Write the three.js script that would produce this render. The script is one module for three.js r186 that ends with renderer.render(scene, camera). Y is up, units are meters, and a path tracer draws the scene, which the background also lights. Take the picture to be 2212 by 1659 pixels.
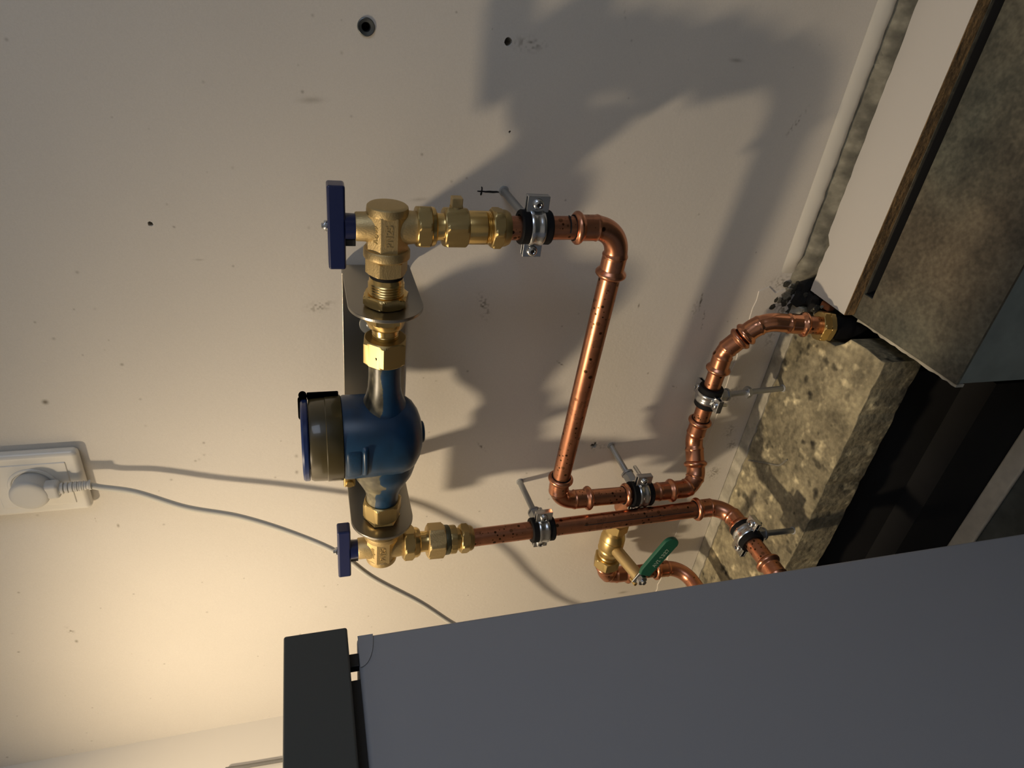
import * as THREE from 'three';
import { mergeGeometries, toCreasedNormals } from 'three/addons/utils/BufferGeometryUtils.js';
import { RoundedBoxGeometry } from 'three/addons/geometries/RoundedBoxGeometry.js';
import { FontLoader } from 'three/addons/loaders/FontLoader.js';
import { TextGeometry } from 'three/addons/geometries/TextGeometry.js';
import { RectAreaLightUniformsLib } from 'three/addons/lights/RectAreaLightUniformsLib.js';
RectAreaLightUniformsLib.init();

// ------------------------------------------------------------------ camera, lights, exposure
const scene = new THREE.Scene();
scene.background = new THREE.Color(0x000000);
const renderer = new THREE.WebGLRenderer({ antialias: true });
renderer.toneMapping = THREE.LinearToneMapping;
renderer.toneMappingExposure = 1.0;
renderer.shadowMap.enabled = true;

const H = 0.88;                       // eye height above the floor; the builders below measure y from eye level
const V = (x, y, z) => new THREE.Vector3(x, y, z);
const camera = new THREE.PerspectiveCamera(60.245, 2212 / 1659, 0.01, 20);
{
  // the phone was held sideways: the picture's left is up in the room
  const yaw = THREE.MathUtils.degToRad(33.4396), pitch = THREE.MathUtils.degToRad(16.8037), roll = THREE.MathUtils.degToRad(-2.9036);
  const f = V(-Math.sin(yaw), 0, -Math.cos(yaw)), r = V(Math.cos(yaw), 0, -Math.sin(yaw)), u = V(0, 1, 0);
  const f2 = f.clone().multiplyScalar(Math.cos(pitch)).addScaledVector(u, -Math.sin(pitch));
  const u2 = u.clone().multiplyScalar(Math.cos(pitch)).addScaledVector(f, Math.sin(pitch));
  const r3 = r.clone().multiplyScalar(Math.cos(roll)).addScaledVector(u2, Math.sin(roll));
  const u3 = u2.clone().multiplyScalar(Math.cos(roll)).addScaledVector(r, -Math.sin(roll));
  camera.position.set(0, H, 0.66);
  camera.quaternion.setFromRotationMatrix(new THREE.Matrix4().makeBasis(u3.clone().negate(), r3, f2.clone().negate()));
}
scene.add(camera);

const LAMP = V(-0.71, 0.55, 0.455);    // warm downlight above the appliance (from eye level)
const lampLight = new THREE.SpotLight(new THREE.Color(1.0, 0.80, 0.55), 2.95, 0, THREE.MathUtils.degToRad(87), 1, 2);
lampLight.position.set(LAMP.x, LAMP.y + H, LAMP.z);
lampLight.target.position.set(LAMP.x - 0.2, LAMP.y - 1 + H, LAMP.z + 0.21); scene.add(lampLight.target);
lampLight.castShadow = true; lampLight.shadow.radius = 1.2; lampLight.shadow.mapSize.set(2048, 2048); lampLight.shadow.bias = -0.0005;
scene.add(lampLight);

const WIN = { x: 1.38, y: 0.72, z: 1.05, w: 0.9, h: 0.9 };   // cool evening window in the right-hand wall
const winLight = new THREE.RectAreaLight(new THREE.Color(0.74, 0.83, 1.0), 2.25, WIN.w, WIN.h);
winLight.position.set(WIN.x - 0.012, WIN.y + H, WIN.z);
winLight.lookAt(WIN.x - 1, WIN.y + H, WIN.z);
scene.add(winLight);

// ------------------------------------------------------------------ helpers
function rng(seed) { let s = seed >>> 0; return () => { s = (s + 0x6D2B79F5) | 0; let t = Math.imul(s ^ (s >>> 15), 1 | s); t = (t + Math.imul(t ^ (t >>> 7), 61 | t)) ^ t; return ((t ^ (t >>> 14)) >>> 0) / 4294967296; }; }
function hash2(x, y, s) { let h = Math.imul(x, 374761393) ^ Math.imul(y, 668265263) ^ Math.imul(s, 2246822519); h = Math.imul(h ^ (h >>> 13), 1274126177); return ((h ^ (h >>> 16)) >>> 0) / 4294967296; }
function vnoise(x, y, s, px, py) {     // value noise, periodic in px, py cells
  const xi = Math.floor(x), yi = Math.floor(y), fx = x - xi, fy = y - yi;
  const ux = fx * fx * (3 - 2 * fx), uy = fy * fy * (3 - 2 * fy);
  const m = (a, p) => ((a % p) + p) % p;
  const a = hash2(m(xi, px), m(yi, py), s), b = hash2(m(xi + 1, px), m(yi, py), s), c = hash2(m(xi, px), m(yi + 1, py), s), d = hash2(m(xi + 1, px), m(yi + 1, py), s);
  return (a + (b - a) * ux) * (1 - uy) + (c + (d - c) * ux) * uy;
}
function fbm(u, v, cells, oct, s, aspect = 1) {   // u,v in 0..1
  let t = 0, w = 0.5, n = 0, cx = cells, cy = Math.max(1, Math.round(cells * aspect));
  for (let i = 0; i < oct; i++) { t += w * vnoise(u * cx, v * cy, s + i * 17, cx, cy); n += w; w *= 0.5; cx *= 2; cy *= 2; }
  return t / n;
}
function tex(w, h, fn, srgb = true, wrap = THREE.RepeatWrapping) {
  const d = new Uint8Array(w * h * 4);
  for (let j = 0; j < h; j++) for (let i = 0; i < w; i++) {
    const c = fn((i + 0.5) / w, (j + 0.5) / h), k = (j * w + i) * 4;
    d[k] = Math.max(0, Math.min(255, c[0])); d[k + 1] = Math.max(0, Math.min(255, c[1])); d[k + 2] = Math.max(0, Math.min(255, c[2])); d[k + 3] = 255;
  }
  const t = new THREE.DataTexture(d, w, h); t.wrapS = t.wrapT = wrap; t.magFilter = THREE.LinearFilter; t.minFilter = THREE.LinearMipmapLinearFilter; t.generateMipmaps = true;
  if (srgb) t.colorSpace = THREE.SRGBColorSpace; t.needsUpdate = true; return t;
}
const grey = (v) => [v, v, v];
const std = (o) => new THREE.MeshStandardMaterial(o), phy = (o) => new THREE.MeshPhysicalMaterial(o);

const names = {};
function numbered(n) { if (!(n in names)) { names[n] = 0; return n; } names[n]++; return n + '_' + String(names[n]).padStart(3, '0'); }
function thing(name, label, category, base, group, kind) {
  const o = new THREE.Group(); o.name = numbered(name); o.position.set(base[0], base[1] + H, base[2]);
  o.userData = { label, category }; if (group) o.userData.group = group; if (kind) o.userData.kind = kind;
  scene.add(o); return o;
}
function clean(g) {
  if (g.index) g = g.toNonIndexed(); else g = g.clone();
  for (const k of Object.keys(g.attributes)) if (!['position', 'normal', 'uv'].includes(k)) g.deleteAttribute(k);
  if (!g.attributes.normal) g.computeVertexNormals();
  return g;
}
function join(gs) { gs = (Array.isArray(gs) ? gs : [gs]).map(clean); return gs.length === 1 ? gs[0] : mergeGeometries(gs); }
// geometry is given in eye coordinates; the part is moved into its parent's frame
function part(name, gs, m, parent) {
  const g = join(gs), w = V(0, 0, 0);
  for (let p = parent; p && p !== scene; p = p.parent) w.add(p.position);
  g.translate(-w.x, H - w.y, -w.z);
  const me = new THREE.Mesh(g, m); me.name = name; me.castShadow = me.receiveShadow = true; parent.add(me); return me;
}
function struct(name, gs, m, label, category) {
  const g = join(gs); g.translate(0, H, 0);
  const me = new THREE.Mesh(g, m); me.name = name; me.castShadow = me.receiveShadow = true;
  me.userData = { kind: 'structure', label, category }; scene.add(me); return me;
}
const box = (x0, x1, y0, y1, z0, z1) => { const g = new THREE.BoxGeometry(x1 - x0, y1 - y0, z1 - z0); g.translate((x0 + x1) / 2, (y0 + y1) / 2, (z0 + z1) / 2); return uvBox(g); };
const rbox = (x0, x1, y0, y1, z0, z1, r, seg = 3) => { const g = new RoundedBoxGeometry(x1 - x0, y1 - y0, z1 - z0, seg, r); g.translate((x0 + x1) / 2, (y0 + y1) / 2, (z0 + z1) / 2); return uvBox(g); };
function uvBox(g) {                    // uv in metres from the dominant axis of each face
  g = g.index ? g.toNonIndexed() : g; const p = g.attributes.position, n = g.attributes.normal, uv = new Float32Array(p.count * 2);
  for (let i = 0; i < p.count; i += 3) {
    let ax = 0, ay = 0, az = 0; for (let k = 0; k < 3; k++) { ax += Math.abs(n.getX(i + k)); ay += Math.abs(n.getY(i + k)); az += Math.abs(n.getZ(i + k)); }
    for (let k = 0; k < 3; k++) { const x = p.getX(i + k), y = p.getY(i + k), z = p.getZ(i + k); const q = ax > ay && ax > az ? [z, y] : ay > az ? [x, z] : [x, y]; uv[(i + k) * 2] = q[0]; uv[(i + k) * 2 + 1] = q[1]; }
  }
  g.setAttribute('uv', new THREE.BufferAttribute(uv, 2)); return g;
}
function frame(dir, hint) {
  const d = dir.clone().normalize(); let h = hint ? hint.clone() : Math.abs(d.y) < 0.9 ? V(0, 1, 0) : V(0, 0, 1);
  const a = h.sub(d.clone().multiplyScalar(h.dot(d))).normalize(), b = d.clone().cross(a); return [d, a, b];
}
function grid(rows, closedUv, crease = 0.6) {      // rows: arrays of Vector3 (first column repeated at the end), uv given
  const pos = [], uv = [], idx = [], n = rows[0].p.length;
  rows.forEach((r) => r.p.forEach((q, j) => { pos.push(q.x, q.y, q.z); uv.push(j / (n - 1), r.v); }));
  for (let i = 0; i < rows.length - 1; i++) for (let j = 0; j < n - 1; j++) { const a = i * n + j, b = a + 1, c = a + n, d = c + 1; idx.push(a, b, c, b, d, c); }
  const g = new THREE.BufferGeometry(); g.setAttribute('position', new THREE.Float32BufferAttribute(pos, 3)); g.setAttribute('uv', new THREE.Float32BufferAttribute(uv, 2)); g.setIndex(idx);
  // drop degenerate triangles
  const t = g.toNonIndexed(), P = t.attributes.position, U = t.attributes.uv, np = [], nu = []; const A = V(0, 0, 0), B = V(0, 0, 0), Cc = V(0, 0, 0);
  for (let i = 0; i < P.count; i += 3) { A.fromBufferAttribute(P, i); B.fromBufferAttribute(P, i + 1); Cc.fromBufferAttribute(P, i + 2);
    if (B.clone().sub(A).cross(Cc.clone().sub(A)).lengthSq() < 1e-20) continue; for (let k = 0; k < 3; k++) { np.push(P.getX(i + k), P.getY(i + k), P.getZ(i + k)); nu.push(U.getX(i + k), U.getY(i + k)); } }
  const q = new THREE.BufferGeometry(); q.setAttribute('position', new THREE.Float32BufferAttribute(np, 3)); q.setAttribute('uv', new THREE.Float32BufferAttribute(nu, 2)); q.scale(1000, 1000, 1000); q.computeVertexNormals();
  const cr = toCreasedNormals(q, crease); cr.scale(0.001, 0.001, 0.001); return cr;
}
// body of revolution about an axis from p0 along dir, profile [[t, r], ...]; sides > 0 clips it to a prism with chamfered ends
function lathe(p0, dir, prof, o = {}) {
  const [d, a, b] = frame(dir, o.hint), n = o.n || 32, rows = []; const arc = o.arc || [0, Math.PI * 2];
  for (const [t, r] of prof) {
    const row = []; for (let j = 0; j <= n; j++) {
      const th = arc[0] + (arc[1] - arc[0]) * j / n; let rr = r;
      if (o.sides) { const s = Math.PI * 2 / o.sides; let k = ((th + (o.turn || 0)) % s + s) % s - s / 2; rr = Math.min(r, o.flat / Math.cos(k)); }
      row.push(p0.clone().addScaledVector(d, t).addScaledVector(a, rr * Math.cos(th)).addScaledVector(b, rr * Math.sin(th)));
    } rows.push({ p: row, v: t / 0.2 });
  } return grid(rows, true, o.crease || 0.6);
}
// hex nut from t0 to t1 along dir, half width across flats f, hole radius rin
function hex(p0, dir, t0, t1, f, o = {}) {
  const c = o.chamfer ?? 0.0016, R = f * 1.16, rin = o.rin ?? 0.004, prof = [[t0, rin], [t0, f * 0.97], [t0 + c * 0.35, f * 1.04], [t0 + c, R], [t1 - c, R], [t1 - c * 0.35, f * 1.04], [t1, f * 0.97], [t1, rin]];
  return lathe(p0, dir, prof, { n: 72, sides: o.sides || 6, flat: f, turn: o.turn || 0, hint: o.hint, crease: 0.35 });
}
const cyl = (p0, p1, r, n = 20) => { const L = p1.clone().sub(p0), l = L.length(), c = Math.min(r * 0.15, 0.0006); return lathe(p0, L, [[0, 0], [0, r - c], [c, r], [l - c, r], [l, r - c], [l, 0]], { n }); };
// pipe with rounded corners through pts
function pathOf(pts, R, step = 0.004) {
  const out = [];
  for (let i = 0; i < pts.length; i++) {
    if (i === 0 || i === pts.length - 1) { out.push(pts[i].clone()); continue; }
    const a = pts[i - 1].clone().sub(pts[i]).normalize(), b = pts[i + 1].clone().sub(pts[i]).normalize(), ang = a.angleTo(b), T = R / Math.tan(ang / 2), bis = a.clone().add(b).normalize(), c = pts[i].clone().addScaledVector(bis, R / Math.sin(ang / 2));
    const s = pts[i].clone().addScaledVector(a, T), e = pts[i].clone().addScaledVector(b, T), n = Math.max(6, Math.round((Math.PI - ang) / 0.1)), v0 = s.clone().sub(c), v1 = e.clone().sub(c), ax = v0.clone().cross(v1).normalize(), tot = v0.angleTo(v1);
    for (let k = 0; k <= n; k++) out.push(c.clone().add(v0.clone().applyAxisAngle(ax, tot * k / n)));
  }
  const d = [out[0]]; for (let i = 1; i < out.length; i++) { const l = out[i].distanceTo(out[i - 1]); if (l < 1e-6) continue; const m = Math.max(1, Math.min(60, Math.round(l / step))); const p = out[i - 1].clone(); for (let k = 1; k <= m; k++) d.push(p.clone().lerp(out[i], k / m)); }
  return d;
}
function sweep(path, rad, n = 28, vs = 0.2) {
  const rows = []; let s = 0, tot = 0; for (let i = 1; i < path.length; i++) tot += path[i].distanceTo(path[i - 1]);
  let t = path[1].clone().sub(path[0]).normalize(), [, a] = frame(t);
  for (let i = 0; i < path.length; i++) {
    if (i) s += path[i].distanceTo(path[i - 1]);
    const nt = (i === path.length - 1 ? path[i].clone().sub(path[i - 1]) : i === 0 ? path[1].clone().sub(path[0]) : path[i + 1].clone().sub(path[i - 1])).normalize();
    a.addScaledVector(nt, -a.dot(nt)).normalize(); const b = nt.clone().cross(a), r = typeof rad === 'function' ? rad(s, tot) : rad, row = [];
    for (let j = 0; j <= n; j++) { const th = Math.PI * 2 * j / n; row.push(path[i].clone().addScaledVector(a, r * Math.cos(th)).addScaledVector(b, r * Math.sin(th))); }
    rows.push({ p: row, v: s / vs }); if (i === 0) rows.unshift({ p: row.map(() => path[0].clone()), v: 0 });
    if (i === path.length - 1) rows.push({ p: row.map(() => path[i].clone()), v: s / vs });
  } return grid(rows, true, 0.7);
}
function basisMat(c, X, Y, Z) { return new THREE.Matrix4().makeBasis(X, Y, Z).setPosition(c); }
function shapeGeo(pts, depth, bevel = 0) { const s = new THREE.Shape(pts.map(([x, y]) => new THREE.Vector2(x, y))); return new THREE.ExtrudeGeometry(s, { depth, bevelEnabled: bevel > 0, bevelSize: bevel, bevelThickness: bevel, bevelSegments: 2 }); }

// ------------------------------------------------------------------ materials
// painted wall: paint grain with scuffs and specks where the photograph has them
const scuffs = [   // [x, y, half length, half height, angle, strength]
  [-0.327, -0.192, 0.017, 0.006, 0.3, 70], [-0.325, -0.012, 0.006, 0.014, 0.2, 55], [-0.057, -0.210, 0.006, 0.016, 0, 50], [-0.325, -0.475, 0.012, 0.0016, 0.1, 110], [-0.349, -0.486, 0.014, 0.0015, 0.1, 110],
  [-0.336, -0.469, 0.012, 0.004, 0, 40], [-0.105, -0.531, 0.016, 0.0025, -0.5, 80], [-0.409, -0.299, 0.006, 0.0015, 0.9, 80], [-0.330, -0.389, 0.003, 0.001, 0, 90], [-0.429, 0.262, 0.003, 0.003, 0, 95],
  [-0.779, 0.312, 0.007, 0.0035, 0.4, 60], [-0.802, 0.309, 0.003, 0.002, 0, 60], [-0.846, 0.252, 0.004, 0.0008, 0, 60], [-0.524, 0.022, 0.003, 0.0022, 0, 34], [-0.549, 0.023, 0.003, 0.002, 0, 50], [-0.532, -0.209, 0.009, 0.002, 0.7, 60],
  [-0.239, 0.117, 0.004, 0.0012, 0.5, 70], [-0.891, -0.463, 0.003, 0.012, -0.3, 45], [-0.905, -0.526, 0.003, 0.014, -0.3, 60], [-0.873, -0.490, 0.003, 0.010, 0, 40], [-0.901, -0.236, 0.003, 0.003, 0, 90], [-0.453, -0.471, 0.008, 0.001, 1.2, 55],
  [-0.608, 0.227, 0.003, 0.0015, 0, 60], [-0.594, 0.248, 0.005, 0.0005, 0, 50], [-0.726, -0.305, 0.004, 0.001, 1, 50], [-0.120, -0.012, 0.003, 0.012, 0.1, 28], [-0.052, -0.433, 0.002, 0.008, 0, 40], [-0.023, -0.300, 0.010, 0.0012, 0.3, 30],
  [-0.445, -0.383, 0.006, 0.0008, 0.6, 50], [-0.207, -0.113, 0.002, 0.010, 0.1, 25], [-0.273, 0.099, 0.001, 0.005, 0, 30], [-0.538, -0.588, 0.012, 0.010, 0, 40], [-0.618, -0.586, 0.014, 0.012, 0, 55], [-0.565, -0.601, 0.010, 0.008, 0, 55],
  [-0.700, -0.57, 0.012, 0.022, 0.1, 40], [-0.300, -0.585, 0.010, 0.020, 0.2, 45], [-0.335, -0.600, 0.016, 0.010, 0.3, 75], [-0.47, -0.575, 0.02, 0.010, 0.2, 30], [-0.66, -0.545, 0.006, 0.01, 0, 35], [-0.38, -0.60, 0.02, 0.008, 0, 35], [-0.545, -0.372, 0.010, 0.006, 0.1, 55], [-0.548, -0.385, 0.005, 0.008, 0, 40],
];
const R0 = rng(7), specks = []; for (let i = 0; i < 260; i++) specks.push([-1.2 + R0() * 1.5, -0.62 + R0() * 1.12, 0.0006 + R0() * 0.0012, 14 + R0() * 40]);
const WX = 1.6, WY = 1.2, wallW = 2048, wallH = 1536, wallData = new Float32Array(wallW * wallH);
function splat(x, y, hl, hh, ang, st, sd) {
  const m = Math.max(hl, hh) * 1.5, i0 = Math.floor((x - m + 1.25) / WX * wallW), i1 = Math.ceil((x + m + 1.25) / WX * wallW), j0 = Math.floor((y - m + 0.66) / WY * wallH), j1 = Math.ceil((y + m + 0.66) / WY * wallH), c = Math.cos(ang), s = Math.sin(ang);
  for (let j = Math.max(0, j0); j <= Math.min(wallH - 1, j1); j++) for (let i = Math.max(0, i0); i <= Math.min(wallW - 1, i1); i++) {
    const dx = (i + 0.5) / wallW * WX - 1.25 - x, dy = (j + 0.5) / wallH * WY - 0.66 - y, a = (dx * c + dy * s) / hl, b = (-dx * s + dy * c) / hh, q = a * a + b * b; if (q > 2) continue;
    const n = hl < 0.0035 ? 1 : Math.max(0, vnoise(i * 0.35, j * 0.35, sd, 4096, 4096) * 2.6 - 1.05), e = Math.exp(-q * 1.6) * st * n; if (e > wallData[j * wallW + i]) wallData[j * wallW + i] = e;
  }
}
scuffs.forEach((s, i) => splat(...s, i + 3)); specks.forEach((s, i) => splat(s[0], s[1], s[2], s[2], 0, s[3], i));
const wallMap = tex(wallW, wallH, (u, v) => {
  const i = Math.min(wallW - 1, Math.floor(u * wallW)), j = Math.min(wallH - 1, Math.floor(v * wallH)), d = wallData[j * wallW + i], n = (fbm(u, v, 9, 4, 11, 0.75) - 0.5) * 9 + (hash2(i, j, 5) - 0.5) * 5;
  return [221 + n - d, 215 + n - d * 1.02, 205 + n - d * 1.06];
}, true, THREE.MirroredRepeatWrapping);
const wallBump = tex(512, 512, (u, v) => grey(90 + fbm(u, v, 60, 3, 3) * 60 + fbm(u, v, 8, 3, 9) * 60), false); wallBump.repeat.set(8, 6);
const M = {};
M.wall = std({ map: wallMap, bumpMap: wallBump, bumpScale: 0.0004, roughness: 0.85 });
M.plainWall = std({ color: new THREE.Color(0.70, 0.665, 0.60), roughness: 0.9 });
M.ceiling = std({ color: new THREE.Color(0.78, 0.76, 0.72), roughness: 0.9 });
const concMap = tex(1024, 1024, (u, v) => {
  const a = fbm(u, v, 4, 6, 21), b = fbm(u, v, 16, 5, 31), c = fbm(u, v, 90, 3, 41); let g = 132 + (a - 0.5) * 110 + (b - 0.5) * 84 + (c - 0.5) * 60;
  const sp = fbm(u, v, 34, 3, 77); if (sp > 0.66) g += (sp - 0.66) * 340; const pit = fbm(u, v, 26, 3, 51); if (pit > 0.70) g -= (pit - 0.70) * 420; return [g * 1.02, g * 0.96, g * 0.78];
});
const concBump = tex(512, 512, (u, v) => grey(60 + fbm(u, v, 20, 4, 61) * 140), false);
function rep(t, k) { const c = t.clone(); c.repeat.set(k, k); c.needsUpdate = true; return c; }
M.concrete = std({ map: rep(concMap, 2.2), bumpMap: rep(concBump, 5), bumpScale: 0.003, roughness: 0.95 });
M.mortar = std({ map: rep(tex(256, 256, (u, v) => { const g = 168 + (fbm(u, v, 12, 4, 91) - 0.5) * 90; return [g, g * 0.97, g * 0.88]; }), 5), bumpMap: rep(concBump, 8), bumpScale: 0.0015, roughness: 0.95 });
M.filler = std({ color: new THREE.Color(0.60, 0.57, 0.50), roughness: 0.8 });
M.mortarGrey = std({ map: rep(tex(256, 256, (u, v) => { const g = 128 + (fbm(u, v, 12, 4, 93) - 0.5) * 90; return [g, g * 0.97, g * 0.86]; }), 8), roughness: 0.95 });
M.crumbDark = std({ color: new THREE.Color(0.05, 0.047, 0.035), roughness: 1 });
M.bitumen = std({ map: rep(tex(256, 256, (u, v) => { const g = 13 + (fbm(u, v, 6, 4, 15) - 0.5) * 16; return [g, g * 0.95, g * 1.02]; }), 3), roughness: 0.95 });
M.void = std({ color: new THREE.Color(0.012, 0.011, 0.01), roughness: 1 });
M.floor = std({ map: rep(tex(512, 512, (u, v) => { const g = 74 + (fbm(u, v, 24, 4, 18) - 0.5) * 40; return [g * 0.97, g, g * 0.92]; }), 2), roughness: 0.7 });
M.stone = std({ map: rep(tex(1024, 1024, (u, v) => {
  const a = fbm(u, v, 5, 5, 121), b = fbm(u, v, 120, 2, 131), c = fbm(u + a * 0.06, v, 14, 4, 141); let g = 86 + (a - 0.5) * 40 + (c - 0.5) * 50 + (b - 0.5) * 34; const w = (fbm(u, v, 4, 3, 171) - 0.5) * 16; return [g * 1.0 + w, g * 0.95, g * 0.80 - w * 0.5];
}), 2.5), bumpMap: rep(concBump, 6), bumpScale: 0.0008, roughness: 0.8 });
M.plinthFront = std({ map: rep(tex(256, 256, (u, v) => { const g = 140 + (fbm(u, v, 12, 4, 28) - 0.5) * 26; return [g * 0.95, g, g * 0.95]; }), 4), roughness: 0.75 });
M.melamine = std({ color: new THREE.Color(0.62, 0.59, 0.545), roughness: 0.42 });
M.chip = std({ map: rep(tex(512, 512, (u, v) => {
  const a = fbm(u, v, 16, 3, 33, 4), b = fbm(u, v, 50, 2, 43, 3); let g = 108 + (a - 0.5) * 110 + (b - 0.5) * 60; if (b > 0.68) g -= 34; return [g * 1.08, g * 0.86, g * 0.56];
}), 6), roughness: 0.95, bumpMap: rep(concBump, 14), bumpScale: 0.0012 });
M.batten = std({ map: rep(tex(256, 256, (u, v) => { const g = 196 + (fbm(u, v, 20, 3, 39) - 0.5) * 30; return [g, g * 0.95, g * 0.85]; }), 4), roughness: 0.7 });
// metals
const copperMap = (seed, dots, dark) => {
  const r = rng(seed), D = []; for (let i = 0; i < dots; i++) D.push([r(), r(), 0.005 + Math.pow(r(), 3) * 0.026, 0.35 + r() * 0.6]);
  const w = 256, h = 768, acc = new Float32Array(w * h);
  for (const [x, y, s, k] of D) { const rx = s * w * 1.2, ry = s * w * 1.2; for (let j = -Math.ceil(ry); j <= ry; j++) for (let i = -Math.ceil(rx); i <= rx; i++) { const q = (i * i) / (rx * rx) + (j * j) / (ry * ry); if (q < 1) { const X = ((Math.floor(x * w) + i) % w + w) % w, Y = ((Math.floor(y * h) + j) % h + h) % h, e = k * Math.min(1, (1 - q) * 2.2); if (e > acc[Y * w + X]) acc[Y * w + X] = e; } } }
  return tex(w, h, (u, v) => {
    const e = acc[Math.min(h - 1, Math.floor(v * h)) * w + Math.min(w - 1, Math.floor(u * w))], n = fbm(u, v, 5, 4, seed, 3), st = fbm(u, v, 30, 2, seed + 5, 0.2); let k = 1 - (0.30 - n * 0.30) * dark - (st - 0.5) * 0.14;
    if (n > 0.62) k -= 0.16 * dark; k *= 1 - e * 0.72; return [216 * k, 151 * k, 118 * k * (1 - e * 0.15)];
  });
};
const cmA = copperMap(5, 210, 0.7), cmB = copperMap(9, 60, 0.35);
M.copper = std({ map: cmA, metalness: 1, roughness: 0.34 });
M.copperFit = std({ map: cmB, metalness: 1, roughness: 0.30 });
M.copperShiny = std({ color: new THREE.Color(0.72, 0.33, 0.19), metalness: 1, roughness: 0.16 });
const brassGrain = rep(tex(256, 256, (u, v) => grey(110 + fbm(u, v, 50, 2, 55) * 80), false), 3);
M.brass = std({ color: new THREE.Color(0.70, 0.50, 0.20), metalness: 1, roughness: 0.24 });
M.brassCast = std({ color: new THREE.Color(0.56, 0.43, 0.22), metalness: 1, roughness: 0.52, bumpMap: brassGrain, bumpScale: 0.0004 });
M.brassSatin = std({ color: new THREE.Color(0.62, 0.46, 0.20), metalness: 1, roughness: 0.36 });
M.brassDull = std({ color: new THREE.Color(0.48, 0.36, 0.16), metalness: 1, roughness: 0.42 });
M.zinc = std({ color: new THREE.Color(0.60, 0.62, 0.64), metalness: 1, roughness: 0.24 });
M.zincDull = std({ color: new THREE.Color(0.42, 0.44, 0.46), metalness: 1, roughness: 0.48 });
M.steelPlate = std({ color: new THREE.Color(0.36, 0.34, 0.30), metalness: 1, roughness: 0.30 });
M.rubber = phy({ color: new THREE.Color(0.006, 0.006, 0.007), roughness: 0.7, specularIntensity: 0.35 });
M.hose = phy({ color: new THREE.Color(0.005, 0.005, 0.006), roughness: 0.8, specularIntensity: 0.3 });
M.bluePlastic = phy({ color: new THREE.Color(0.0055, 0.013, 0.072), roughness: 0.32, clearcoat: 0.3 });
M.lidBlue = phy({ color: new THREE.Color(0.01, 0.028, 0.12), roughness: 0.3, clearcoat: 0.3 });
M.amber = phy({ color: new THREE.Color(0.055, 0.042, 0.014), roughness: 0.34, clearcoat: 0.4 });
M.black = std({ color: new THREE.Color(0.01, 0.01, 0.011), roughness: 0.5 });
// meter paint: blue enamel, rubbed through to dirty metal on the ridge of the necks
const paint = (worn, seed) => tex(256, 256, (u, v) => {
  let dd = Math.abs(u - worn); dd = Math.min(dd, 1 - dd); const n = fbm(u, v, 7, 4, seed), k = (fbm(u, v, 20, 3, seed + 2) - 0.5); const w = worn >= 0 && dd + (n - 0.5) * 0.20 < 0.115;
  if (w) { const g = 94 + k * 120 + (n - 0.5) * 90; return [g, g * 0.95, g * 0.78]; } const g = 1 + k * 0.3; return [14 * g, 52 * g, 82 * g];
});
const meterPaint = (w, s) => std({ map: paint(w, s), roughness: 0.36, metalness: 0.0 });
M.meterBody = meterPaint(-1, 3);
M.ink = std({ color: new THREE.Color(0.006, 0.006, 0.008), roughness: 0.8 });
M.leverGreen = phy({ color: new THREE.Color(0.006, 0.085, 0.05), roughness: 0.45, clearcoat: 0.15 });
M.leverPrint = std({ color: new THREE.Color(0.22, 0.3, 0.24), roughness: 0.6 });
M.whitePlastic = phy({ color: new THREE.Color(0.76, 0.73, 0.66), roughness: 0.35, clearcoat: 0.2 });
M.footPlug = std({ color: new THREE.Color(0.30, 0.30, 0.29), roughness: 0.6 });
M.greyPlug = std({ color: new THREE.Color(0.55, 0.54, 0.51), roughness: 0.5 });
M.cable = std({ color: new THREE.Color(0.52, 0.51, 0.46), roughness: 0.55 });
M.wireGrey = std({ color: new THREE.Color(0.16, 0.155, 0.14), roughness: 0.6 });
M.panel = std({ color: new THREE.Color(0.325, 0.328, 0.345), roughness: 0.55, metalness: 0.0 });
M.slab = std({ color: new THREE.Color(0.062, 0.064, 0.058), roughness: 0.6 });
M.rust = std({ color: new THREE.Color(0.30, 0.10, 0.035), roughness: 0.95 });
const font = await new FontLoader().loadAsync('fonts/droid/droid_sans_bold.typeface.json');

// ------------------------------------------------------------------ the room
const X0 = -1.05, X1 = 1.4, Z1 = 2.4, YF = -H, YC = 1.45, LED = -0.617, T = 0.1;
{
  const s = new THREE.Shape(); s.moveTo(X0 - T, YF - T); s.lineTo(X1 + T, YF - T); s.lineTo(X1 + T, YC + T); s.lineTo(X0 - T, YC + T);
  const hole = (x, y, r, rag = 0, seed = 1) => { const h = new THREE.Path(), n = 14, q = rng(seed); for (let i = 0; i < n; i++) { const a = -i / n * Math.PI * 2, rr = r * (1 + (q() - 0.5) * rag); i ? h.lineTo(x + rr * Math.cos(a), y + rr * Math.sin(a)) : h.moveTo(x + rr, y); } s.holes.push(h); };
  hole(-0.057, -0.189, 0.0038, 0.1, 2); hole(-0.238, 0.136, 0.0024, 0.3, 3); hole(-0.057, -0.060, 0.0042); hole(-0.545, -0.372, 0.0045, 1.0, 5); hole(-0.136, -0.200, 0.0013, 0.6, 6); hole(-0.1995, -0.2085, 0.0014, 0.5, 8);
  const g = new THREE.ExtrudeGeometry(s, { depth: T, bevelEnabled: false }); g.translate(0, 0, -T);
  const p = g.attributes.position, uv = g.attributes.uv; for (let i = 0; i < p.count; i++) uv.setXY(i, (p.getX(i) + 1.25) / WX, (p.getY(i) + 0.66) / WY);
  struct('wall_back', g, M.wall, 'white painted plaster wall behind the water meter', 'wall');
}
struct('wall_left', box(X0 - T, X0, YF - T, YC + T, 0, Z1), M.plainWall, 'plain painted side wall beyond the appliance', 'wall');
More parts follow.
